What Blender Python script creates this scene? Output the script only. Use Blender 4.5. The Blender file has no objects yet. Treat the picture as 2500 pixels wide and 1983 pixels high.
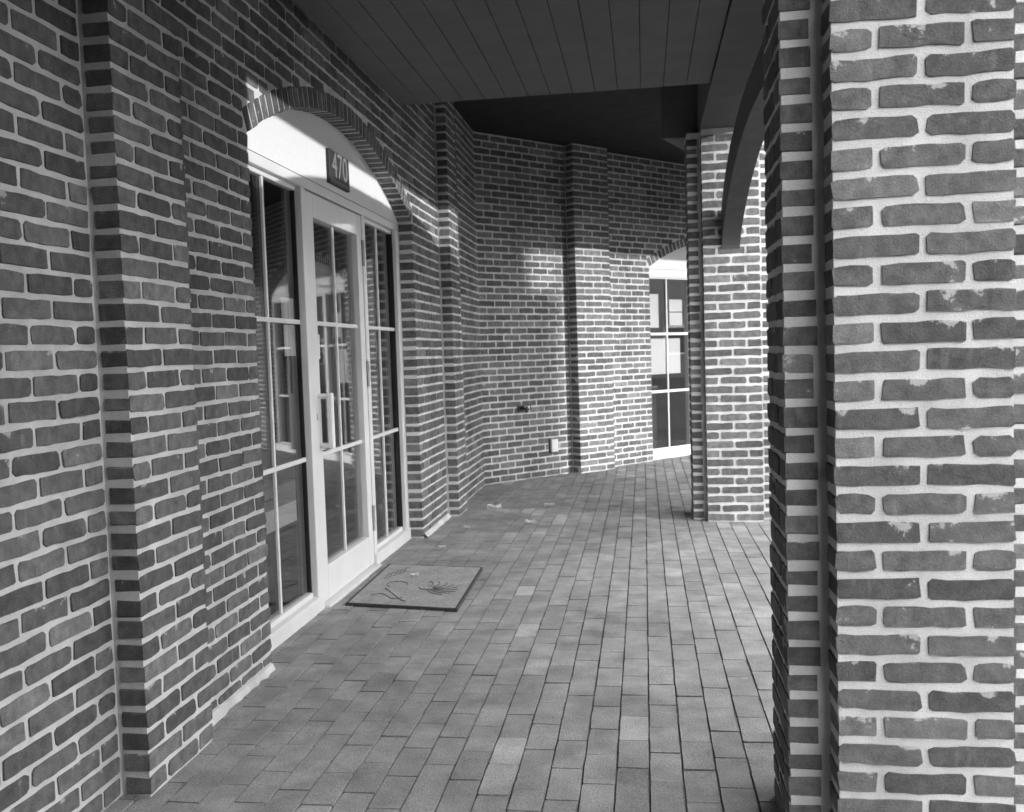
import bpy, bmesh, math, random
from mathutils import Vector, Matrix
random.seed(7)
scene = bpy.context.scene
C = scene.collection
R = math.radians

# ------------------------------------------------------------------ camera
CAM_H = 1.30
cam_d = bpy.data.cameras.new('camera')
cam = bpy.data.objects.new('camera', cam_d); C.objects.link(cam)
yaw, pitch, roll = R(8.236), R(3.289), R(1.8)
fw = Vector((-math.sin(yaw)*math.cos(pitch), math.cos(yaw)*math.cos(pitch), -math.sin(pitch)))
r0 = Vector((math.cos(yaw), math.sin(yaw), 0)); u0 = r0.cross(fw)
up = u0*math.cos(roll) + r0*math.sin(roll); rt = r0*math.cos(roll) - u0*math.sin(roll)
cam.matrix_world = Matrix(((rt.x, up.x, -fw.x, 0), (rt.y, up.y, -fw.y, 0), (rt.z, up.z, -fw.z, CAM_H), (0, 0, 0, 1)))
cam_d.sensor_width = 36; cam_d.lens = 36*2250/2500
cam_d.clip_start = .05; cam_d.clip_end = 2000
cam_d.dof.use_dof = True; cam_d.dof.focus_distance = 3.4; cam_d.dof.aperture_fstop = 5.0
scene.camera = cam

# ------------------------------------------------------------------ sky, sun, exposure
SUN_TO = Vector((1, -.37, .17)).normalized()          # towards the sun
w = bpy.data.worlds.new('World'); scene.world = w; w.use_nodes = True
nt = w.node_tree
bg = nt.nodes['Background']
sky = nt.nodes.new('ShaderNodeTexSky'); sky.sky_type = 'NISHITA'; sky.sun_disc = False; sky.dust_density = 0.0; sky.air_density = 1.6; sky.ozone_density = 1
sky.sun_elevation = math.asin(SUN_TO.z); sky.sun_rotation = math.atan2(SUN_TO.x, SUN_TO.y)
bw = nt.nodes.new('ShaderNodeRGBToBW')
nt.links.new(sky.outputs[0], bw.inputs[0]); nt.links.new(bw.outputs[0], bg.inputs[0])
bg.inputs[1].default_value = .15
sl = bpy.data.lights.new('sun', 'SUN'); sl.energy = .22; sl.angle = R(.6)
so = bpy.data.objects.new('sun', sl); C.objects.link(so)
so.rotation_euler = SUN_TO.to_track_quat('Z', 'Y').to_euler()
vs = scene.view_settings
vs.view_transform = 'Standard'; vs.look = 'None'; vs.gamma = 1; vs.exposure = 4.1
vs.use_curve_mapping = False

# ------------------------------------------------------------------ materials (the photograph is black and white)
def newmat(name):
    m = bpy.data.materials.new(name); m.use_nodes = True
    n = m.node_tree.nodes; b = n['Principled BSDF']
    b.inputs['Specular IOR Level'].default_value = .25
    return m, n, m.node_tree.links, b
def noise(n, l, vec, scale, detail=3, rough=.55):
    t = n.new('ShaderNodeTexNoise'); t.inputs['Scale'].default_value = scale
    t.inputs['Detail'].default_value = detail; t.inputs['Roughness'].default_value = rough
    l.new(vec, t.inputs['Vector']); return t.outputs['Fac']
def ramp(n, l, fac, stops):
    r = n.new('ShaderNodeValToRGB'); e = r.color_ramp.elements
    while len(e) < len(stops): e.new(.5)
    for el, (p, v) in zip(e, stops): el.position = p; el.color = (v, v, v, 1)
    l.new(fac, r.inputs[0]); return r.outputs[0]
def math_(n, l, op, a, b):
    m = n.new('ShaderNodeMath'); m.operation = op
    for i, v in enumerate((a, b)):
        if hasattr(v, 'is_linked'): l.new(v, m.inputs[i])
        else: m.inputs[i].default_value = v
    return m.outputs[0]
def mixc(n, l, fac, a, b, mode='MIX'):
    m = n.new('ShaderNodeMix'); m.data_type = 'RGBA'; m.blend_type = mode
    if hasattr(fac, 'is_linked'): l.new(fac, m.inputs[0])
    else: m.inputs[0].default_value = fac
    for i, v in ((6, a), (7, b)):
        if hasattr(v, 'is_linked'): l.new(v, m.inputs[i])
        else: m.inputs[i].default_value = (v, v, v, 1)
    return m.outputs[2]
def bump(n, l, b, h, dist, strength=1):
    k = n.new('ShaderNodeBump'); k.inputs['Distance'].default_value = dist; k.inputs['Strength'].default_value = strength
    l.new(h, k.inputs['Height']); l.new(k.outputs[0], b.inputs['Normal'])
def rnd(n, l):
    o = n.new('ShaderNodeObjectInfo'); g = n.new('ShaderNodeNewGeometry')
    s = math_(n, l, 'ADD', o.outputs['Random'], g.outputs['Random Per Island'])
    return math_(n, l, 'FRACT', s, 0), g.outputs['Position']
M = {}
MORTAR = .63
def brick_mat(name, lo, hi, smear):
    m, n, l, b = newmat(name)
    r, pos = rnd(n, l)
    base = ramp(n, l, r, [(0, lo), (.5, (lo+hi)/2), (.9, hi), (1, hi*1.25)])
    f = noise(n, l, pos, 26, 4)
    col = mixc(n, l, 1, base, ramp(n, l, f, [(.25, .62), (.75, 1.36)]), 'MULTIPLY')
    f2 = noise(n, l, pos, 190, 4, .7)
    pit = noise(n, l, pos, 75, 3)
    col = mixc(n, l, ramp(n, l, pit, [(.70, 0), (.76, .7)]), col, .03)
    col = mixc(n, l, 1, col, ramp(n, l, f2, [(.3, .78), (.7, 1.22)]), 'MULTIPLY')
    # mortar left smeared on the face: patches with a shape of their own
    sep = n.new('ShaderNodeSeparateXYZ'); l.new(pos, sep.inputs[0])
    fr = math_(n, l, 'FRACT', math_(n, l, 'DIVIDE', sep.outputs[2], .0677), 0)
    s1 = noise(n, l, pos, 13, 5, .65)
    s1 = math_(n, l, 'ADD', s1, math_(n, l, 'MULTIPLY', math_(n, l, 'MAXIMUM', math_(n, l, 'SUBTRACT', fr, .5), 0), .22))
    sm = ramp(n, l, s1, [(smear, 0), (smear+.035, .75)])
    col = mixc(n, l, sm, col, MORTAR*.85)
    mp = n.new('ShaderNodeMapping'); mp.inputs['Scale'].default_value = (1, 1, .25); l.new(pos, mp.inputs[0])
    s2 = noise(n, l, mp.outputs[0], 34, 3)
    col = mixc(n, l, ramp(n, l, s2, [(.60, 0), (.78, .22)]), col, MORTAR*.7)
    wz = n.new('ShaderNodeMapping'); wz.inputs['Scale'].default_value = (2.2, 2.2, .35); l.new(pos, wz.inputs[0])
    col = mixc(n, l, 1, col, ramp(n, l, noise(n, l, wz.outputs[0], 1.4, 5, .6), [(.3, .76), (.5, 1.0), (.72, 1.13)]), 'MULTIPLY')
    l.new(col, b.inputs['Base Color']); b.inputs['Roughness'].default_value = .88
    bump(n, l, b, f2, .004); return m
M['brick'] = brick_mat('fired_brick', .095, .175, .70)
M['brick_smeared'] = brick_mat('fired_brick_with_mortar_smears', .095, .165, .665)

def mortar_mat():
    m, n, l, b = newmat('mortar')
    g = n.new('ShaderNodeNewGeometry'); pos = g.outputs['Position']
    f = noise(n, l, pos, 9, 4); f2 = noise(n, l, pos, 300, 2)
    col = mixc(n, l, 1, ramp(n, l, f, [(.28, MORTAR*.78), (.7, MORTAR*1.06)]), ramp(n, l, f2, [(.3, .9), (.7, 1.07)]), 'MULTIPLY')
    wz = n.new('ShaderNodeMapping'); wz.inputs['Scale'].default_value = (2.2, 2.2, .35); l.new(pos, wz.inputs[0])
    col = mixc(n, l, 1, col, ramp(n, l, noise(n, l, wz.outputs[0], 1.4, 5, .6), [(.3, .76), (.5, 1.0), (.72, 1.13)]), 'MULTIPLY')
    l.new(col, b.inputs['Base Color']); b.inputs['Roughness'].default_value = .95
    bump(n, l, b, f2, .0025); return m
M['mortar'] = mortar_mat()

def paver_mat():
    m, n, l, b = newmat('clay_paver')
    r, pos = rnd(n, l)
    base = ramp(n, l, r, [(0, .255), (.2, .28), (.8, .31), (.95, .335), (1, .43)])
    f = noise(n, l, pos, 7, 5); f2 = noise(n, l, pos, 160, 3)
    col = mixc(n, l, 1, base, ramp(n, l, f, [(.25, .70), (.75, 1.28)]), 'MULTIPLY')
    col = mixc(n, l, 1, col, ramp(n, l, f2, [(.3, .74), (.7, 1.24)]), 'MULTIPLY')
    st = noise(n, l, pos, 1.3, 5, .6)
    col = mixc(n, l, 1, col, ramp(n, l, st, [(.3, .74), (.55, 1.02), (.75, 1.12)]), 'MULTIPLY')
    f3 = noise(n, l, pos, 18, 4, .7)
    col = mixc(n, l, ramp(n, l, f3, [(.66, 0), (.72, .5)]), col, .5)
    l.new(col, b.inputs['Base Color']); b.inputs['Roughness'].default_value = .8
    bump(n, l, b, f2, .003); return m
M['paver'] = paver_mat()

def plain(name, v, rough=.6, scale=30, amp=.08, metal=0, bumpd=0, spec=.3):
    m, n, l, b = newmat(name)
    g = n.new('ShaderNodeNewGeometry'); f = noise(n, l, g.outputs['Position'], scale, 4)
    l.new(ramp(n, l, f, [(.3, v*(1-amp)), (.7, v*(1+amp))]), b.inputs['Base Color'])
    b.inputs['Roughness'].default_value = rough; b.inputs['Metallic'].default_value = metal
    b.inputs['Specular IOR Level'].default_value = spec
    if bumpd: bump(n, l, b, f, bumpd)
    return m
M['sand'] = plain('joint_sand', .12, .95, 120, .4)
M['ground'] = plain('court_ground', .07, .95, 3, .25)
M['frame'] = plain('white_painted_aluminium', .66, .42, 5, .05)
M['stucco'] = plain('white_stucco', .68, .85, 60, .03, bumpd=.001)
M['arch'] = plain('grey_painted_arch', .10, .7, 12, .15)
M['soffit'] = plain('grey_soffit_board', .12, .85, 6, .08)
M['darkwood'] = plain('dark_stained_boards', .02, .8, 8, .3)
M['numeral'] = plain('pale_numerals', .22, .5, 60, .1)
M['signplate'] = plain('dark_sign_plate', .035, .55, 40, .15)
M['black'] = plain('black_rubber_gasket', .025, .6)
M['handle'] = plain('white_handle_enamel', .82, .3, 5, .02)
M['rubber'] = plain('dark_rubber_edge', .05, .8, 60, .3)
M['iron'] = plain('dark_cast_iron', .03, .5, 60, .4, metal=.3)
M['cover'] = plain('pale_cover_plate', .72, .5, 20, .04)
M['paper'] = plain('white_paper', .82, .9, 40, .02)
M['leaf'] = plain('dry_pale_leaf', .75, .8, 80, .25)
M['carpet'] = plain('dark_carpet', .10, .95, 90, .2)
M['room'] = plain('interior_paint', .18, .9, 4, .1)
M['white_laminate'] = plain('white_laminate', .78, .4, 4, .03)
M['dark_void'] = plain('dark_laminate', .04, .6)
M['stucco_far'] = plain('dull_render', .14, .9, 3, .08)
M['tarp'] = plain('grey_membrane', .3, .8)

def mat_mat():
    m, n, l, b = newmat('worn_mat_pile')
    g = n.new('ShaderNodeNewGeometry'); pos = g.outputs['Position']
    f = noise(n, l, pos, 90, 4); f2 = noise(n, l, pos, 9, 4)
    col = mixc(n, l, 1, ramp(n, l, f, [(.3, .24), (.7, .40)]), ramp(n, l, f2, [(.3, .88), (.7, 1.12)]), 'MULTIPLY')
    l.new(col, b.inputs['Base Color']); b.inputs['Roughness'].default_value = .95
    bump(n, l, b, f, .006); return m
M['matpile'] = mat_mat()
def glass_mat():
    m = bpy.data.materials.new('window_glass'); m.use_nodes = True
    n = m.node_tree.nodes; l = m.node_tree.links; n.remove(n['Principled BSDF'])
    t = n.new('ShaderNodeBsdfTransparent'); t.inputs[0].default_value = (.86, .86, .86, 1)
    g = n.new('ShaderNodeBsdfGlossy'); g.inputs['Roughness'].default_value = .015; g.inputs[0].default_value = (.95, .95, .95, 1)
    f = n.new('ShaderNodeFresnel'); gm = n.new('ShaderNodeNewGeometry')
    mr = n.new('ShaderNodeMapRange'); mr.inputs[3].default_value = 1.9; mr.inputs[4].default_value = 1/1.9; l.new(gm.outputs['Backfacing'], mr.inputs[0]); l.new(mr.outputs[0], f.inputs[0])
    x = n.new('ShaderNodeMixShader'); l.new(f.outputs[0], x.inputs[0]); l.new(t.outputs[0], x.inputs[1]); l.new(g.outputs[0], x.inputs[2])
    l.new(x.outputs[0], n['Material Output'].inputs[0]); return m
M['glass'] = glass_mat()

# ------------------------------------------------------------------ helpers
class Frame:                                     # wall frame: s along the wall, d outwards, z up
    def __init__(self, ox, oy, ang): self.o = Vector((ox, oy, 0)); self.a = ang; self.U = Vector((math.cos(ang), math.sin(ang), 0)); self.N = Vector((math.sin(ang), -math.cos(ang), 0))
    def __call__(self, s, d, z): return self.o + self.U*s + self.N*d + Vector((0, 0, z))
W0 = Frame(0, 0, 0)                              # world: s = X, d = -Y
def box(bm, F, s0, s1, d0, d1, z0, z1, bev=0):
    v = [bm.verts.new(F(s, d, z)) for z in (z0, z1) for s, d in ((s0, d0), (s1, d0), (s1, d1), (s0, d1))]
    fs = [bm.faces.new([v[i] for i in q]) for q in ((0, 3, 2, 1), (4, 5, 6, 7), (0, 1, 5, 4), (1, 2, 6, 5), (2, 3, 7, 6), (3, 0, 4, 7))]
    if bev: bmesh.ops.bevel(bm, geom=list({e for f in fs for e in f.edges}), offset=bev, segments=1, affect='EDGES', profile=.5)
def prism(bm, pts0, pts1):
    a = [bm.verts.new(p) for p in pts0]; b = [bm.verts.new(p) for p in pts1]; k = len(a)
    bm.faces.new(a); bm.faces.new(b[::-1])
    for i in range(k): bm.faces.new((a[i], b[i], b[(i+1) % k], a[(i+1) % k]))
def tube(bm, pts, r, k=8):
    rings = []
    for i, p in enumerate(pts):
        p = Vector(p); q = Vector(pts[min(i+1, len(pts)-1)]); o = Vector(pts[max(i-1, 0)])
        t = (q-o).normalized(); a = t.cross(Vector((.3, .2, .93))).normalized(); b = t.cross(a)
        rings.append([bm.verts.new(p+(a*math.cos(j*6.2832/k)+b*math.sin(j*6.2832/k))*r) for j in range(k)])
    for x, y in zip(rings, rings[1:]):
        for j in range(k): bm.faces.new((x[j], x[(j+1) % k], y[(j+1) % k], y[j]))
    bm.faces.new(rings[0][::-1]); bm.faces.new(rings[-1])
def link(name, me, mat, parent=None):
    if mat and not me.materials: me.materials.append(mat)
    o = bpy.data.objects.new(name, me); C.objects.link(o)
    if parent:
        o.parent = parent
        if parent.type == 'EMPTY': o.matrix_parent_inverse = Matrix.Translation(-parent.location)
    return o
def obj(name, bm, mat, parent=None):
    bmesh.ops.recalc_face_normals(bm, faces=bm.faces)
    me = bpy.data.meshes.new(name); bm.to_mesh(me); bm.free(); return link(name, me, mat, parent)
def bobj(name, mat, parent, F, *boxes, bev=0):
    bm = bmesh.new()
    for b in boxes: box(bm, F, *b, bev=bev)
    return obj(name, bm, mat, parent)
def thing(name, label, cat, loc, group=None):
    o = bpy.data.objects.new(name, None); C.objects.link(o); o.location = loc; o.empty_display_size = .2
    return tag(o, label, cat, group)
def tag(o, label, cat, group=None):
    o['label'] = label; o['category'] = cat
    if group: o['group'] = group
    return o
def struct(o): o['kind'] = 'structure'; return o

# ---- bricks: irregular blocks, shared mesh variants
JT = .0145; CH = .0677; BD = .096
def brick_geo(L, H, D, seed, jag=.0030, ch=.010):
    rg = random.Random(seed)
    hx, hz = L/2, H/2; c = .003+rg.random()**2*ch
    k = 6 if L > .12 else 3
    out = []
    for i in range(k): out.append((-hx+c+(2*hx-2*c)*i/(k-1), -hz))
    out.append((hx, -hz+c)); out.append((hx, hz-c))
    for i in range(k): out.append((hx-c-(2*hx-2*c)*i/(k-1), hz))
    out.append((-hx, hz-c)); out.append((-hx, -hz+c))
    bow = rg.uniform(-1, 1)*jag*.6; tw = rg.uniform(-1, 1)*jag*.5
    out = [(x+rg.uniform(-jag, jag), z+rg.uniform(-jag, jag)*.75+bow*(1-(x/hx)**2)+tw*x/hx) for x, z in out]
    n = len(out); v = []
    for y, ins in ((-D/2, .0012), (D/2, 0)):
        for x, z in out: v.append((x*(1-ins/hx), y+(rg.uniform(-.0012, .0012) if y < 0 else 0), z*(1-ins/hz)))
    f = [tuple(range(n))]
    for i in range(n): f.append(((i+1) % n, i, n+i, n+(i+1) % n))
    return v, f
NV = 14
GEO = {}
for jt in (.0145, .0168):
    for kind, L in (('full', .203-jt), ('half', .1015-jt)):
        GEO[kind, jt] = [brick_geo(L, CH-jt, BD, 100*len(kind)+i+(50 if kind == 'half' else 0), .0030 if jt > .016 else .0026) for i in range(NV)]
PGEO = [brick_geo(.2016, .0980, .05, 900+i, .0012, .001) for i in range(10)]
MESH = {}
def variant(key, i, mat, geo):
    k = (key, i, mat.name)
    if k not in MESH:
        me = bpy.data.meshes.new('brick'); me.from_pydata(geo[0], [], geo[1]); me.materials.append(mat); me.update(); MESH[k] = me
    return MESH[k]
class Bricks:                                    # collects bricks (centre, angle, length, kind) for one thing
    def __init__(self, mat, jt=.0145): self.b = []; self.mat = mat; self.jt = jt
    def add(self, F, s0, s1, dfront, z0, part, dep=1.0):
        L = s1-s0-self.jt
        if L < .02: return
        kind, L0 = ('full', .203-self.jt) if L > .13 else ('half', .1015-self.jt)
        c = F((s0+s1)/2, dfront-BD*dep/2+random.uniform(-.0015, .0015), z0+CH/2+random.uniform(-.001, .001))
        self.b.append((c, F.a+random.uniform(-.004, .004), L/L0, kind, random.randrange(NV), part, random.uniform(-.006, .006), dep))
    def build(self, limit=300, vis=None, stuffname='brickwork'):
        camp = Vector((0, 0, CAM_H))
        def seen(p):
            d = p-camp; z = d.dot(fw)
            if z < .3: return False
            return abs(d.dot(rt)/z) < .57 and abs(d.dot(up)/z) < .46
        def key(t): return (t[0]-camp).length + (0 if seen(t[0]) else 100) + (50 if t[0].z > 2.6 else 0)
        self.b.sort(key=key)
        rest = {}
        for i, (c, a, sc, kind, vi, part, ti, dep) in enumerate(self.b):
            if i < limit and key(self.b[i]) < 40:
                o = link('brick', variant((kind, self.jt), vi, self.mat, GEO[kind, self.jt][vi]), None, part)
                m = Matrix.Translation(c) @ Matrix.Rotation(a, 4, 'Z') @ Matrix.Rotation(ti, 4, 'Y') @ Matrix.Diagonal((sc, dep, 1, 1))
                o.matrix_basis = m
            else: rest.setdefault(part, []).append((c, a, sc, kind, vi, ti, dep))
        for part, lst in rest.items():
            V, Fc = [], []
            for c, a, sc, kind, vi, ti, dep in lst:
                m = Matrix.Translation(c) @ Matrix.Rotation(a, 4, 'Z') @ Matrix.Rotation(ti, 4, 'Y') @ Matrix.Diagonal((sc, dep, 1, 1))
                g = GEO[kind, self.jt][vi]; k = len(V)
                V += [tuple(m @ Vector(p)) for p in g[0]]; Fc += [tuple(k+j for j in f) for f in g[1]]
            me = bpy.data.meshes.new(stuffname); me.from_pydata(V, [], Fc); me.update()
            o = link(stuffname, me, self.mat, part); o['kind'] = 'stuff'
def course(s0, s1, row, rev=False, first=None):
    """running bond from s0 to s1 (from s1 back when rev): alternate full / half starts"""
    out = []; L = .1015 if row % 2 else .203
    p = 0.; T = s1-s0
    while p < T-.001:
        q = min(p+L, T)
        if T-q < .045: q = T
        out.append((p, q)); p = q; L = .203
    return [(s1-b, s1-a) for a, b in out] if rev else [(s0+a, s0+b) for a, b in out]

# ------------------------------------------------------------------ ground and pavement
bm = bmesh.new(); box(bm, W0, -400, 400, -400, 400, -.4, -.062); struct(obj('ground', bm, M['ground']))
WA = R(47); WING = Frame(-1.60, 8.95, WA)
XW = -1.59
bm = bmesh.new(); box(bm, W0, -1.68, 3.2, -13.5, 8, -.06, -.006); pav = struct(obj('pavement', bm, M['sand']))
pv = []
for i in range(-17, 22):
    x = -.012+(i+.5)*.1016
    y = 1.9+(.1016 if i % 2 else 0)+random.uniform(-.02, .02)
    while y < 12.4:
        c = Vector((x, y+.1016, 0))
        if (c-WING.o).dot(WING.N) > -.05 and x > -1.70: pv.append(c)
        y += .2032
def inside_obst(c):
    return False
camp = Vector((0, 0, CAM_H))
def pkey(c):
    d = c-camp; z = d.dot(fw); ok = abs(d.dot(rt)/z) < .6 and abs(d.dot(up)/z) < .47
    hid = c.x > .42 and c.y < 6.9
    return d.length + (0 if ok and not hid else 100)
pv.sort(key=pkey)
V, Fc = [], []
for i, c in enumerate(pv):
    vi = random.randrange(10)
    m = Matrix.Translation(c+Vector((0, 0, -.025+random.uniform(-.0022, .0022)))) @ Matrix.Rotation(R(90)+random.uniform(-.010, .010), 4, 'Z') @ Matrix.Rotation(R(-90)+random.uniform(-.004, .004), 4, 'X') 
    if i < 300:
        o = link('paver', variant('paver', vi, M['paver'], PGEO[vi]), None, pav); o.matrix_basis = m
    else:
        g = PGEO[vi]; k = len(V); V += [tuple(m @ Vector(p)) for p in g[0]]; Fc += [tuple(k+j for j in f) for f in g[1]]
me = bpy.data.meshes.new('paving'); me.from_pydata(V, [], Fc); me.update()
o = link('paving', me, M['paver'], pav); o['kind'] = 'stuff'

# ------------------------------------------------------------------ arched bay (door or window) in a wall frame
SPR, RISE = 2.235, .36
def arc_z(x, hw, r=RISE, extra=0):
    Rr = (hw*hw+r*r)/(2*r)+extra
    return SPR+(r-((hw*hw+r*r)/(2*r)))+math.sqrt(max(Rr*Rr-x*x, 0))
def arc_half(z, hw, extra):
    Rr = (hw*hw+RISE*RISE)/(2*RISE); cz = SPR+RISE-Rr; h = z-cz; q = (Rr+extra)**2-h*h
    return math.sqrt(q) if q > 0 else 0
TOPZ = 3.52
def wall_core(F, name, parent, s0, s1, openings, d=-.0042, thick=.13):
    pts = [(s0, -.05)]
    for a, b in openings:
        hw = (b-a)/2; c = (a+b)/2; e = .0042
        pts += [(a-e, -.05), (a-e, SPR)]
        for i in range(1, 24):
            x = -hw+2*hw*i/24; pts.append((c+x*(hw+e)/hw, arc_z(x, hw)+e))
        pts += [(b+e, SPR), (b+e, -.05)]
    pts += [(s1, -.05), (s1, TOPZ), (s0, TOPZ)]
    bm = bmesh.new(); prism(bm, [F(s, d, z) for s, z in pts], [F(s, d-thick, z) for s, z in pts])
    return obj(name, bm, M['mortar'], parent)
def voussoirs(F, part, a, b, mat):
    hw = (b-a)/2; c = (a+b)/2; Rr = (hw*hw+RISE*RISE)/(2*RISE); cz = SPR+RISE-Rr
    th = math.asin(hw/Rr); n = int(2*th*(Rr+.05)/.0677)
    for i in range(n):
        t = -th+2*th*(i+.5)/n; rg = random.Random(i*7)
        bm = bmesh.new(); hw2 = (2*th/n)/2
        p = []
        ww = .016/(2*Rr)
        for rr, dt in ((Rr+.001, -1), (Rr+.001, 1), (Rr+.099, 1), (Rr+.099, -1)):
            ta = t+dt*(hw2-ww)+rg.uniform(-.0008, .0008); rr += rg.uniform(-.003, .003)
            p.append((c+math.sin(ta)*rr, cz+math.cos(ta)*rr))
        prism(bm, [F(s, 0, z) for s, z in p], [F(s, -BD-.004, z) for s, z in p])
        bmesh.ops.bevel(bm, geom=list(bm.edges), offset=.003, segments=1, affect='EDGES')
        obj('voussoir', bm, mat, part)
def wall_bricks(B, F, part, s0, s1, openings, dfront, z1=TOPZ-.02, align=None, pil=None):
    rows = int(z1/CH)
    for r in range(rows):
        z = r*CH; zm = z+CH/2
        segs = [(s0, s1, False)]
        for a, b in openings:
            hw = (b-a)/2; c = (a+b)/2
            if zm < SPR+.02: x = hw
            else:
                x = arc_half(zm, hw, .104)
                if zm < SPR+.075: x = hw+.03+(zm-SPR)*.3
            if x > 0:
                ns = []
                for p, q, rev in segs:
                    jj = JT/2 if zm < SPR+.02 else 0
                    if p < c-x: ns.append((p, min(q, c-x+jj), True))
                    if q > c+x: ns.append((max(p, c+x-jj), q, False))
                segs = ns
        for p, q, rev in segs:
            if q-p > .03:
                for a, b in course(p, q, r+(1 if rev else 0), rev): B.add(F, a, b, dfront, z, part)
def pilaster(B, F, root, s0, s1, proj, z1=TOPZ-.02):
    wdt = s1-s0
    part = bobj('pilaster', M['mortar'], root, F, (s0+.0042, s1-.0042, -.05, proj-.0042, -.05, TOPZ))
    for r in range(int(z1/CH)):
        k = wdt/4
        cuts = (0, 2*k, 4*k) if r % 2 else (0, k, 3*k, 4*k)
        for a, b in zip(cuts, cuts[1:]): B.add(F, s0+a-(JT/2 if a == 0 else 0), s0+b+(JT/2 if b == 4*k else 0), proj, r*CH, part, random.uniform(.78, .88)*proj/.092)
    return part
def glazing(F, parent, a, b, z0, z1, name='pane', bars=(.79, 1.49), dg=-.15, bw=.0225, mid=None):
    """pane with its white glazing bars, children of parent"""
    bobj(name, M['glass'], parent, F, (a, b, dg-.004, dg+.004, z0, z1))
    m = mid or (a+b)/2
    bobj('glazing_bar', M['frame'], parent, F, (m-.009, m+.009, dg+.0045, dg+.018, z0, z1), bev=.002)
    for z in bars: bobj('glazing_bar', M['frame'], parent, F, (a, b, dg+.0048, dg+.0205, z-bw/2, z+bw/2), bev=.002)

# ------------------------------------------------------------------ the shopfront building (wall on the left)
F1 = Frame(XW, 0, R(90))
DA, DB = 3.655, 6.36
PA, PB = (2.515, 2.925), (7.205, 7.575)
sf = thing('storefront_building', 'brick shopfront wall with pilasters and an arched glazed doorway numbered 470', 'building', (XW, 5, 0))
B1 = Bricks(M['brick'])
wl = wall_core(F1, 'wall', sf, -6, 8.95, [(DA, DB)])
wall_bricks(B1, F1, wl, 1.2, PA[0], [], 0)
wall_bricks(B1, F1, wl, PA[1], PB[0], [(DA, DB)], 0)
wall_bricks(B1, F1, wl, PB[1], 8.95, [], 0)
pilaster(B1, F1, sf, *PA, .092); pilaster(B1, F1, sf, *PB, .092)
voussoirs(F1, wl, DA, DB, M['brick'])
B1.build()
# mortar fillet where the wall meets the paving, beside the door
for a, b in ((2.95, DA-.02), (DB+.02, PB[0])):
    bm = bmesh.new(); n = 14
    p0 = [F1(a+(b-a)*i/n, .004+random.uniform(0, .012), .018+random.uniform(0, .012)) for i in range(n+1)]
    p1 = [F1(a+(b-a)*i/n, .026+random.uniform(-.006, .01), -.004) for i in range(n+1)]
    p2 = [F1(a+(b-a)*i/n, -.01, -.004) for i in range(n+1)]; p3 = [F1(a+(b-a)*i/n, -.01, .034) for i in range(n+1)]
    for q in (p0, p1, p2, p3): q[:] = [bm.verts.new(v) for v in q]
    for i in range(n):
        for x, y in ((p0, p1), (p1, p2), (p2, p3), (p3, p0)): bm.faces.new((x[i], x[i+1], y[i+1], y[i]))
    obj('mortar_fillet', bm, M['mortar'], wl)

# arched stucco panel over the door
def tympanum(F, parent, a, b, z0, d):
    hw = (b-a)/2; c = (a+b)/2; pts = [(a-.004, z0)]
    for i in range(0, 33):
        x = -hw+2*hw*i/32; pts.append((c+x, max(arc_z(x, hw)+.004, z0+.002)))
    pts.append((b+.004, z0))
    bm = bmesh.new(); prism(bm, [F(s, d, z) for s, z in pts], [F(s, d-.03, z) for s, z in pts])
    return obj('arch_panel', bm, M['stucco'], parent)
HEADZ = 2.225
tympanum(F1, sf, DA, DB, HEADZ+.004, -.103)
fr = bobj('door_frame', M['frame'], sf, F1,
    (DA+.002, DB-.002, -.20, -.10, HEADZ-.052, HEADZ), (DA+.002, DA+.05, -.20, -.1003, .055, HEADZ-.052), (DB-.075, DB-.002, -.20, -.1003, .055, HEADZ-.052),
    (4.50, 4.557, -.20, -.1006, .055, HEADZ-.052), (5.512, 5.572, -.20, -.1006, .055, HEADZ-.052), bev=.003)
for a, b in ((DA+.002, 4.555), (5.512, DB-.002)): bobj('sill', M['frame'], sf, F1, (a, b, -.22, -.088, -.004, .075), bev=.004)
bobj('threshold', M['frame'], sf, F1, (4.556, 5.511, -.22, -.06, -.004, .014), bev=.003)
bobj('gasket', M['black'], fr, F1, (4.4905, 4.4995, -.195, -.135, .08, HEADZ-.055)); bobj('gasket', M['black'], fr, F1, (DB-.084, DB-.0755, -.195, -.125, .08, HEADZ-.055))
for a, b in ((DA+.05, 4.49), (5.572, DB-.085)):
    wd = bobj('sidelight_window', M['frame'], sf, F1, (a, b, -.165, -.125, .075, .10), (a, b, -.165, -.128, HEADZ-.075, HEADZ-.052), (a, a+.006, -.1648, -.14, .0995, HEADZ-.0745), bev=.002)
    glazing(F1, wd, a, b, .10, HEADZ-.075)
# door leaf
lf = bobj('door', M['frame'], sf, F1, (4.56, 4.675, -.168, -.106, .018, 2.165), (5.42, 5.507, -.168, -.106, .018, 2.165), (4.675, 5.42, -.168, -.1063, .018, .20), (4.675, 5.42, -.168, -.1063, 2.04, 2.165), bev=.003)
glazing(F1, lf, 4.675, 5.42, .20, 2.04, dg=-.145)
bm = bmesh.new(); HX = -.106
tube(bm, [F1(4.64, HX-.002, 1.105), F1(4.64, HX+.065, 1.105)], .014); tube(bm, [F1(4.64, HX-.002, .845), F1(4.64, HX+.065, .845)], .014)
box(bm, F1, 4.622, 4.658, HX+.052, HX+.078, .828, 1.122, bev=.006)
obj('handle', bm, M['handle'], lf)
bm = bmesh.new(); tube(bm, [F1(4.615, HX-.001, 1.0), F1(4.615, HX+.006, 1.0)], .017, 12); obj('lock', bm, M['frame'], lf)
bobj('push_plate', M['cover'], lf, F1, (4.667, 4.69, -.139, -.104, 1.30, 1.43), bev=.002)
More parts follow.
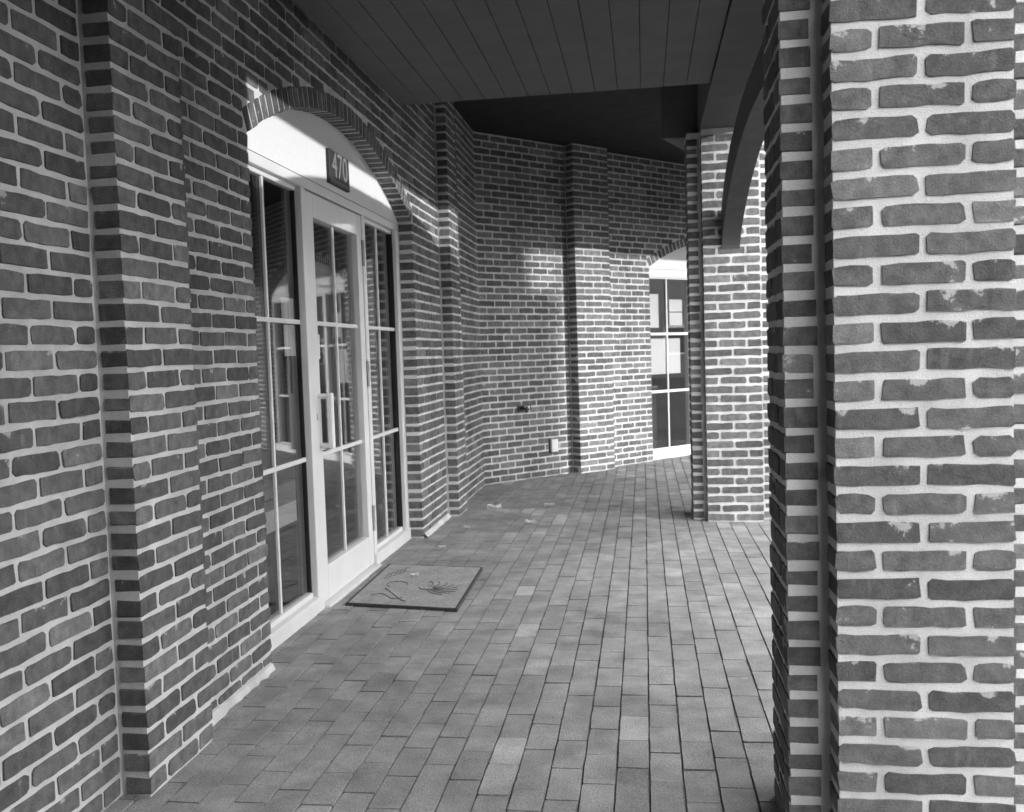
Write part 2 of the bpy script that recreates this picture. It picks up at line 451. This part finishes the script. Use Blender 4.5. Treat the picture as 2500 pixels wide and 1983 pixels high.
for z in (1.86, 1.12, .22):
    hg = bobj('hinge', M['frame'], lf, F1, (5.512, 5.526, -.108, -.088, z, z+.16), bev=.002)
    bobj('hinge_leaf', M['black'], hg, F1, (5.5005, 5.5115, -.1055, -.1035, z, z+.16))
# illegible white lettering on the door glass
bm = bmesh.new(); rg = random.Random(3)
for (s0, z0, n, hh) in ((4.80, 1.83, 9, .05), (4.86, 1.76, 12, .035), (4.82, 1.685, 7, .03)):
    for i in range(n):
        s = s0+i*.034; h = hh*rg.uniform(.6, 1)
        box(bm, F1, s, s+.006, -.1405, -.1403, z0, z0+h); box(bm, F1, s, s+.02*rg.uniform(.4, 1), -.1405, -.1403, z0+h*.5, z0+h*.5+.005)
obj('door_lettering', bm, plain('faded_lettering', .28, .8), lf)
# room behind
bobj('interior', M['room'], sf, F1, (2.0, 2.1, -4.2, -.25, 0, 2.7), (8.2, 8.3, -4.2, -.25, 0, 2.7), (2.0, 8.3, -4.3, -4.2, 0, 2.7), (2.0, 8.3, -4.3, -.25, 2.7, 2.8),
     (2.0, DA-.01, -.25, -.205, 0, 2.7), (DB+.01, 8.3, -.25, -.205, 0, 2.7), (DA-.01, DB+.01, -.25, -.205, HEADZ, 2.7))
bobj('interior_floor', M['carpet'], sf, F1, (2.0, 8.3, -4.2, -.225, -.03, .005))

# ------------------------------------------------------------------ things at the door
sg = thing('number_sign', 'dark plate with pale numerals 470 on the white arch panel over the door', 'sign', F1(5.075, -.1, 2.355))
bobj('plate', M['signplate'], sg, F1, (4.905, 5.245, -.1029, -.083, 2.262, 2.447), bev=.002)
cu = bpy.data.curves.new('numerals', 'FONT'); cu.body = '470'; cu.size = .19; cu.extrude = .0015; cu.align_x = 'CENTER'; cu.align_y = 'CENTER'; cu.space_character = 1.02
to = bpy.data.objects.new('t', cu); C.objects.link(to)
dg = bpy.context.evaluated_depsgraph_get(); me = bpy.data.meshes.new_from_object(to.evaluated_get(dg)); bpy.data.objects.remove(to)
me.name = 'numerals'
nu = link('numerals', me, M['numeral'], sg)
nu.matrix_basis = Matrix.Translation(F1(5.075, -.0815, 2.365)) @ Matrix.Rotation(R(90), 4, 'Z') @ Matrix.Rotation(R(90), 4, 'X') @ Matrix.Diagonal((.92, 1.05, 1, 1))
bobj('underline', M['numeral'], sg, F1, (4.915, 5.235, -.0829, -.0815, 2.283, 2.2865)); bobj('underline', M['numeral'], sg, F1, (4.915, 5.235, -.0829, -.0815, 2.274, 2.276))

# door mat: rubber tray with a worn pile and a shell pattern pressed into it
mt = thing('door_mat', 'worn grey door mat with dark rubber edge and shell pattern at the threshold', 'mat', (-1.3, 5, 0))
q = [Vector(p) for p in ((-1.585, 4.60, 0), (-.965, 4.505, 0), (-.99, 5.41, 0), (-1.60, 5.50, 0))]
def bil(u, v, z): a = q[0].lerp(q[1], u); b = q[3].lerp(q[2], u); p = a.lerp(b, v); return Vector((p.x, p.y, z))
def curl(u, v): return .010*max(0, (.12-u)/.12)**2*max(0, (.25-v)/.25)
bm = bmesh.new(); N = 12
edge = [(i/N, 0) for i in range(N)]+[(1, i/N) for i in range(N)]+[(1-i/N, 1) for i in range(N)]+[(0, 1-i/N) for i in range(N)]
lo = [bm.verts.new(bil(u, v, .001)) for u, v in edge]
hi = [bm.verts.new(bil(u*.99+.005, v*.99+.005, .017+random.uniform(-.001, .001))) for u, v in edge]
inn = [bm.verts.new(bil(.022+u*.956, .015+v*.97, .015)) for u, v in edge]
K = len(edge)
for i in range(K):
    j = (i+1) % K; bm.faces.new((lo[i], lo[j], hi[j], hi[i])); bm.faces.new((hi[i], hi[j], inn[j], inn[i]))
bm.faces.new(lo[::-1]); bm.faces.new(inn)
obj('rubber_edge', bm, M['rubber'], mt)
bm = bmesh.new(); prism(bm, [bil(u, v, .0168) for u, v in ((.024, .017), (.976, .017), (.976, .983), (.024, .983))], [bil(u, v, .0152) for u, v in ((.024, .017), (.976, .017), (.976, .983), (.024, .983))]); pile = obj('pile', bm, M['matpile'], mt)
groove = plain('groove_dark', .10, .95)  # dark colour of the groove lines on the pile
def gro(pts, wd=.006):
    bm = bmesh.new(); tube(bm, [bil(u, v, .0180) for u, v in pts], wd/2, 5); obj('groove', bm, groove, pile)
for k in range(9):
    a = R(-70+k*18); c = (.60, .42); pts = []
    for t in range(7): r_ = .07+.20*t/6; b_ = a+.35*(t/6)**2; pts.append((c[0]+r_*math.cos(b_)*1.1, c[1]-.02+r_*math.sin(b_)*.62))
    gro(pts, .0045)
gro([(.60+.07*math.cos(t), .42+.05*math.sin(t)) for t in [R(180+i*20) for i in range(12)]])
gro([(.22+.02*math.sin(i*.5)+.035*i, .36-.27*math.sin(i/9*1.4)) for i in range(10)], .0055)

for k in range(5): gro([(.12+.03*k+.012*math.sin(i*1.3), .58+.045*k+.035*i*.8) for i in range(6)], .004)
gro([(.16+.30*i/11, .18+.05*math.sin(i*.55)) for i in range(12)], .005); gro([(.30+.10*math.cos(R(i*24)), .46+.07*math.sin(R(i*24))) for i in range(11)], .0045)
# papers taped inside the glass
tag(bobj('paper_notice', M['paper'], None, F1, (4.315, 4.475, -.1585, -.157, 1.503, 1.608)), 'small white paper taped inside the left door sidelight above its bar', 'paper')
tag(bobj('paper_notice', M['paper'], None, F1, (4.335, 4.478, -.1585, -.157, 1.32, 1.475)), 'tall white paper taped inside the left door sidelight below its bar', 'paper')
# furniture seen through the sidelight
cb = thing('display_bench', 'low white bench with a dark open slot behind the left door sidelight', 'bench', F1(4.75, -.5, 0))
bobj('bench_body', M['white_laminate'], cb, F1, (4.3, 5.2, -.95, -.45, .36, .48), bev=.003); bobj('bench_top', plain('grey_laminate', .3, .5), cb, F1, (4.3, 5.16, -.95, -.45, .545, .60), bev=.003)
bobj('slot_back', M['dark_void'], cb, F1, (4.3, 5.15, -.95, -.6, .48, .545))
bobj('end_panel', M['white_laminate'], cb, F1, (5.165, 5.2, -.95, -.449, .48, .547))
for a_ in (4.4, 5.1): bobj('leg', M['dark_void'], cb, F1, (a_-.02, a_+.02, -.9, -.86, .005, .36))
tb = thing('counter', 'pale counter table inside the room behind the glazed door', 'table', F1(5.6, -2.2, 0))
bobj('counter_top', M['white_laminate'], tb, F1, (4.6, 7.2, -2.6, -2.0, .88, .93), bev=.004); bobj('counter_front', plain('counter_panel', .25, .6), tb, F1, (4.65, 7.15, -2.55, -2.06, .005, .88))
sh = thing('shelf_rack', 'white open rack standing inside behind the left sidelight glass', 'shelf', F1(5.2, -1.2, 0))
for z in (.72, 1.02, 1.32): bobj('shelf', M['white_laminate'], sh, F1, (4.95, 5.55, -1.35, -1.05, z, z+.025))
for s, d in ((4.95, -1.05), (5.53, -1.05), (4.95, -1.33), (5.53, -1.33)): bobj('post', M['white_laminate'], sh, F1, (s, s+.02, d-.02, d, .005, 1.4))

# ------------------------------------------------------------------ wing building (wall closing the walkway)
B2 = Bricks(M['brick'])
wg = thing('wing_building', 'angled brick wing closing the walkway, with a pilaster and arched window', 'building', WING(2, 0, 0))
WA_, WB_ = 2.465, 5.17
ww = wall_core(WING, 'wall', wg, 0.0, 5.7, [(WA_, WB_)])
P2 = (1.225, 1.72)
wall_bricks(B2, WING, ww, .006, P2[0], [], 0)
wall_bricks(B2, WING, ww, P2[1], 5.7, [(WA_, WB_)], 0)
P2 = (1.19, 1.70)
pilaster(B2, WING, wg, *P2, .135)
voussoirs(WING, ww, WA_, WB_, M['brick'])
B2.build()
tympanum(WING, wg, WA_, WB_, HEADZ+.004, -.103)
f2 = bobj('window_frame', M['frame'], wg, WING, (WA_+.002, WB_-.002, -.20, -.10, HEADZ-.09, HEADZ), (WA_+.002, WA_+.03, -.20, -.1303, .10, HEADZ-.09), (WB_-.07, WB_-.002, -.20, -.1003, .1, HEADZ-.09), (3.28, 3.36, -.2, -.1006, .10, HEADZ-.09), (4.27, 4.35, -.2, -.1006, .10, HEADZ-.09), bev=.003)
bobj('sill', M['frame'], wg, WING, (WA_+.002, WB_-.002, -.22, -.06, -.004, .10), bev=.004)
for a, b in ((WA_+.03, 3.28), (3.36, 4.27), (4.35, WB_-.07)):
    wd = bobj('window', M['frame'], wg, WING, (a, b, -.165, -.128, .1, .115), (a, b, -.165, -.128, HEADZ-.105, HEADZ-.09), (a, a+.006, -.1648, -.14, .1145, HEADZ-.1045))
    glazing(WING, wd, a, b, .115, HEADZ-.105, bars=(.79, 1.47), mid=2.90 if a < 3 else None, bw=.03)
bobj('interior', M['room'], wg, WING, (.8, .9, -3, -.25, 0, 2.7), (5.6, 5.7, -3, -.25, 0, 2.7), (.8, 5.7, -3.1, -3, 0, 2.7), (.8, 5.7, -3.1, -.25, 2.7, 2.8),
     (.8, WA_-.01, -.25, -.205, 0, 2.7), (WB_+.01, 5.7, -.25, -.205, 0, 2.7), (WA_-.01, WB_+.01, -.25, -.205, HEADZ, 2.7))
bobj('interior_floor', M['carpet'], wg, WING, (.8, 5.7, -3, -.225, -.03, .005))
for s0, s1, z0, z1, lb in ((2.55, 2.78, 1.545, 1.94, 'tall white paper taped in the upper left pane of the arched wing window'),
        (2.97, 3.20, 1.735, 1.88, 'small white paper in the wing window, upper sheet of a pair'), (2.97, 3.20, 1.57, 1.725, 'small white paper in the wing window, lower sheet of a pair'),
        (2.505, 3.15, .995, 1.415, 'large white poster sheet taped across the arched wing window below its bar')):
    tag(bobj('paper_notice', M['paper'], None, WING, (s0, s1, -.1585, -.157, z0, z1)), lb, 'paper')
cn = thing('storage_cabinet', 'dark storage cabinet inside behind the wing window', 'cabinet', WING(2.9, -.8, 0))
bobj('cabinet_body', M['dark_void'], cn, WING, (2.4, 3.3, -1.3, -.7, .005, .8)); bobj('cabinet_top', M['room'], cn, WING, (2.38, 3.32, -1.3, -.68, .8, .83))

# fittings on the wing wall
ot = thing('outlet_box', 'small pale covered electrical outlet low on the wing wall beside the pilaster', 'outlet', WING(.92, 0, .3))
bobj('cover', M['cover'], ot, WING, (.875, .965, .001, .042, .25, .385), bev=.004); bobj('back_box', M['black'], ot, WING, (.868, .972, -.006, .012, .243, .392))
tp = thing('garden_tap', 'small dark hose tap on the brick wing wall', 'tap', WING(.53, 0, .72))
bm = bmesh.new(); tube(bm, [WING(.50, -.006, .735), WING(.50, .06, .735), WING(.505, .085, .72), WING(.505, .09, .69)], .013); box(bm, WING, .455, .545, -.006, .006, .71, .76, bev=.003); obj('tap_body', bm, M['iron'], tp)
bm = bmesh.new(); tube(bm, [WING(.50, .06, .735), WING(.53, .065, .75)], .007); tube(bm, [WING(.555+.024*math.cos(i*.7), .066, .745+.024*math.sin(i*.7)) for i in range(10)], .005, 6); obj('handwheel', bm, M['iron'], tp)

# ------------------------------------------------------------------ stepped brick pillars
PX = .443
def pillar(label, y0, mat, limit=300, h=2.88):
    JT = .0168
    x0, x1 = PX, PX+.406
    root = thing('brick_pillar', label, 'pillar', (PX+.203, y0+.254, 0), 'stepped brick pillars of the arcade')
    e = .0042
    Fm = Frame(0, y0, 0)
    core = bobj('pillar_core', M['mortar'], root, W0, (x0+e, x1-e, -(y0+.508-e), -(y0+e), -.05, h), (x0-.1+e, x1+.1-e, -(y0+.405-e), -(y0+.1015+e), -.05, h-.001))
    B = Bricks(mat, JT)
    Fb = Frame(0, y0+.508, R(180)); Fl = Frame(x0-.1, 0, R(-90)); Fr = Frame(x1+.1, 0, R(90))
    for r in range(int(h/CH)):
        z = r*CH; k = .1015; j = JT/2
        cuts = (0, 2*k, 4*k) if r % 2 == 0 else (0, k, 3*k, 4*k)
        for a, b in zip(cuts, cuts[1:]):
            ja = j if a == 0 else 0; jb = j if b == 4*k else 0
            B.add(Fm, x0+a-ja, x0+b+jb, 0, z, core); B.add(Fb, -(x0+b)-jb, -(x0+a)+ja, 0, z, core)
        cuts = (0, 2*k, 3*k) if r % 2 else (0, k, 3*k)
        for a, b in zip(cuts, cuts[1:]):
            ja = j if a == 0 else 0; jb = j if b == 3*k else 0
            dp = random.uniform(.74, .86); B.add(Fr, y0+.1015+a-ja, y0+.1015+b+jb, 0, z, core, dp)
            B.add(Fl, -(y0+.1015+b)-jb, -(y0+.1015+a)+ja, 0, z, core, dp)
    B.build(limit); return root
YN, YF = 2.27, 6.93
pn = pillar('stepped brick pillar with mortar-smeared face, standing opposite the wide pilaster before the door', YN, M['brick_smeared'])
pf = pillar('stepped brick pillar with the grey arch band springing from its face, opposite the far pilaster', YF, M['brick'])
def dup(root, off, label):
    r = root.copy(); C.objects.link(r); r.location = root.location+off; r['label'] = label
    for ch in root.children:
        c = ch.copy(); C.objects.link(c); c.parent = r
        for g in ch.children:
            d = g.copy(); C.objects.link(d); d.parent = c
    return r
dup(pf, WING.U*4.66, 'stepped brick pillar out in the court in front of the wing window')

# arch bands between the pillars: open spandrel above
def arch_band(label, ya, yb):
    hw = (yb-ya)/2; c = (ya+yb)/2; bm = bmesh.new(); x0, x1 = .578, .708; N = 40
    def zi(x, r): e = r*math.sqrt(max(0, 1-(x/hw)**2)); Rr = (hw*hw+r*r)/(2*r); k = math.sqrt(Rr*Rr-x*x)-Rr+r; return 1.985+.5*e+.5*k
    rings = []
    for i in range(N+1):
        x = -hw*math.cos(math.pi*i/N)
        zl = zi(x, .53); zu = zl+.25-.06*(1-abs(x)/hw)
        rings.append([bm.verts.new((xx, c+x, z)) for xx, z in ((x0, zl), (x1, zl), (x1, zu), (x0, zu))])
    for a, b in zip(rings, rings[1:]):
        for j in range(4): bm.faces.new((a[j], a[(j+1) % 4], b[(j+1) % 4], b[j]))
    bm.faces.new(rings[0]); bm.faces.new(rings[-1][::-1])
    return tag(obj('arch_band', bm, M['arch']), label, 'arch')
arch_band('dark grey smooth arch band spanning between the two brick pillars', YN+.508-.006, YF+.006)

# ------------------------------------------------------------------ walkway roof
rf = thing('walkway_roof', 'dark flat roof with grey soffit and edge beam over the walkway', 'roof', (-.5, 4, 2.88))
bobj('edge_beam', M['soffit'], rf, W0, (PX-.006, PX+.412, -7.5, 7.5, 2.88, 3.45))
FB = Frame(PX+.203, YF+.254, WA)
bobj('edge_beam', M['soffit'], rf, FB, (.3, 12, -.203, .203, 2.884, 3.45))
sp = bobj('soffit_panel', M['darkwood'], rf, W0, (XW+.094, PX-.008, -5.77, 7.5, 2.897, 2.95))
for i in range(14):
    a = XW+.095+i*.1375; bobj('board', M['soffit'], sp, W0, (a, a+.1335, -5.772, 2.0, 2.884+random.uniform(-.001, .001), 2.8965))
bm = bmesh.new(); t = [(.17, 7.19), (PX+.1, 7.19), (PX+.1, 8.1), (.36, 7.68)]
prism(bm, [Vector((x, y, 2.887)) for x, y in t], [Vector((x, y, 3.44)) for x, y in t]); obj('corner_soffit', bm, M['soffit'], rf)
bm = bmesh.new()
e1 = FB(12, .6, 0); e2 = WING(13, -.5, 0)
t = [(-6.2, -7.6), (1.1, -7.6), (1.1, 6.9), (e1.x, e1.y), (e2.x, e2.y), (WING(0, -4, 0).x, WING(0, -4, 0).y), (-6.2, 12)]
prism(bm, [Vector((x, y, 3.46)) for x, y in t], [Vector((x, y, 3.7)) for x, y in t]); obj('roof_deck', bm, M['darkwood'], rf)
ew = tag(bobj('sky_block_wall', M['darkwood'], None, W0, (-1.6, .40, 5.0, 5.2, -.05, 3.45)), 'added unseen dark wall blocking sky light at the rear of the walkway', 'wall')  # added behind the camera to block sky light from the walkway

# ------------------------------------------------------------------ unseen blocks added to cut sun and sky light, and a white house
FC = Frame(14, -.37*14, math.atan2(.938, .347))           # front row set square to the low sun
def make_unseen_building(label, blocks, depth, mat, FC=FC):
    root = thing('unseen_building', label, 'building', FC((blocks[0][0]+blocks[-1][1])/2, depth/2, 0))
    for s0, s1, h in blocks:
        bobj('wall', mat, root, FC, (s0, s1, 0, depth, -.06, h-.2)); bobj('roof', M['tarp'], root, FC, (s0, s1, -.02, depth+.1, h-.199, h))
        n = int((s1-s0)/2.4)
        for i in range(n):
            c = s0+(i+.5)*(s1-s0)/n
            wd = bobj('window', M['frame'], root, FC, (c-.6, c+.6, -.06, -.001, 1.0, 2.3), bev=.01)
            bobj('pane', M['dark_void'], wd, FC, (c-.52, c+.52, -.066, -.0605, 1.08, 2.22))
make_unseen_building('added unseen long dull block with windows across the court, cutting off the low sun', [(-18, 2.3, 6.2), (2.31, 4.4, 4.97), (4.41, 6.54, 5.14)], 6, M['stucco_far'])  # added sun blocker; stepped heights set the lower edge of the sun patches
make_unseen_building('added unseen narrow dull block across the court, shaped to shade part of the wing wall', [(7.04, 8.44, 6.8), (8.45, 8.82, 5.0)], 4, M['stucco_far'])  # invented off camera to keep sun off the wing's left part
make_unseen_building('added unseen long dull block along the far side of the court, hiding the low sky', [(16, 60, 15)], 6, M['stucco_far'], Frame(27, -12, R(80)))  # put in to hide low sky from the glass and upper walls
make_unseen_building('white rendered house standing beyond the end of the wing', [(-3, 9, 3.3)], 5, plain('white_render', .7, .9, 3, .06), Frame(6, 24, R(170)))
tag(bobj('shade_wall', M['stucco_far'], None, W0, (.36, .66, -.6, 5.0, -.05, 2.88)), 'added unseen dull wall closing the arcade behind the mortar-smeared pillar, keeping light out', 'wall')  # added out of view so faces turned to the rear stay dark

# ------------------------------------------------------------------ litter on the paving
def leaf(x, y, rz, s):
    rg = random.Random(int(x*1000)); bm = bmesh.new(); n = 7; a = []; b = []; m = []
    for i in range(n):
        t = i/(n-1); wd = .32*math.sin(math.pi*t)**.8*s*rg.uniform(.7, 1); zz = .006+.45*s*abs(t-.5)*rg.uniform(.4, 1)+.12*s
        m.append(bm.verts.new((t*s-s/2, 0, .003))); a.append(bm.verts.new((t*s-s/2, wd, zz+.004))); b.append(bm.verts.new((t*s-s/2, -wd, zz)))
    for i in range(n-1): bm.faces.new((m[i], m[i+1], a[i+1], a[i])); bm.faces.new((b[i], b[i+1], m[i+1], m[i]))
    bmesh.ops.solidify(bm, geom=list(bm.faces), thickness=.0008)
    o = obj('dry_leaf', bm, M['leaf']); o.location = (x, y, 0); o.rotation_euler.z = rz
    return o
from_px = ((1207, 1243, .12, 'pale curled dry leaf on the paving in front of the far pilaster'), (1294, 1279, .08, 'tiny pale dry leaf on the open paving past the door mat'),
           (1342, 1237, .09, 'pale flake of dry leaf near the wing wall shade'), (1079, 1340, .05, 'crumb of dry leaf by the right door jamb'), (1140, 1290, .05, 'scrap of dry leaf near the foot of the far pilaster'))
for x, y, s, lb in from_px:
    d = fw*1+rt*((x-1250)/2250)-up*((y-991.5)/2250); t = -CAM_H/d.z
    tag(leaf(d.x*t, d.y*t, R(random.uniform(-20, 20)+10), s), lb, 'leaf')
p = bil(.40, .66, .019); o = leaf(p.x, p.y, .5, .05); o.location.z = .019; tag(o, 'small pale dry leaf lying on the door mat', 'leaf')
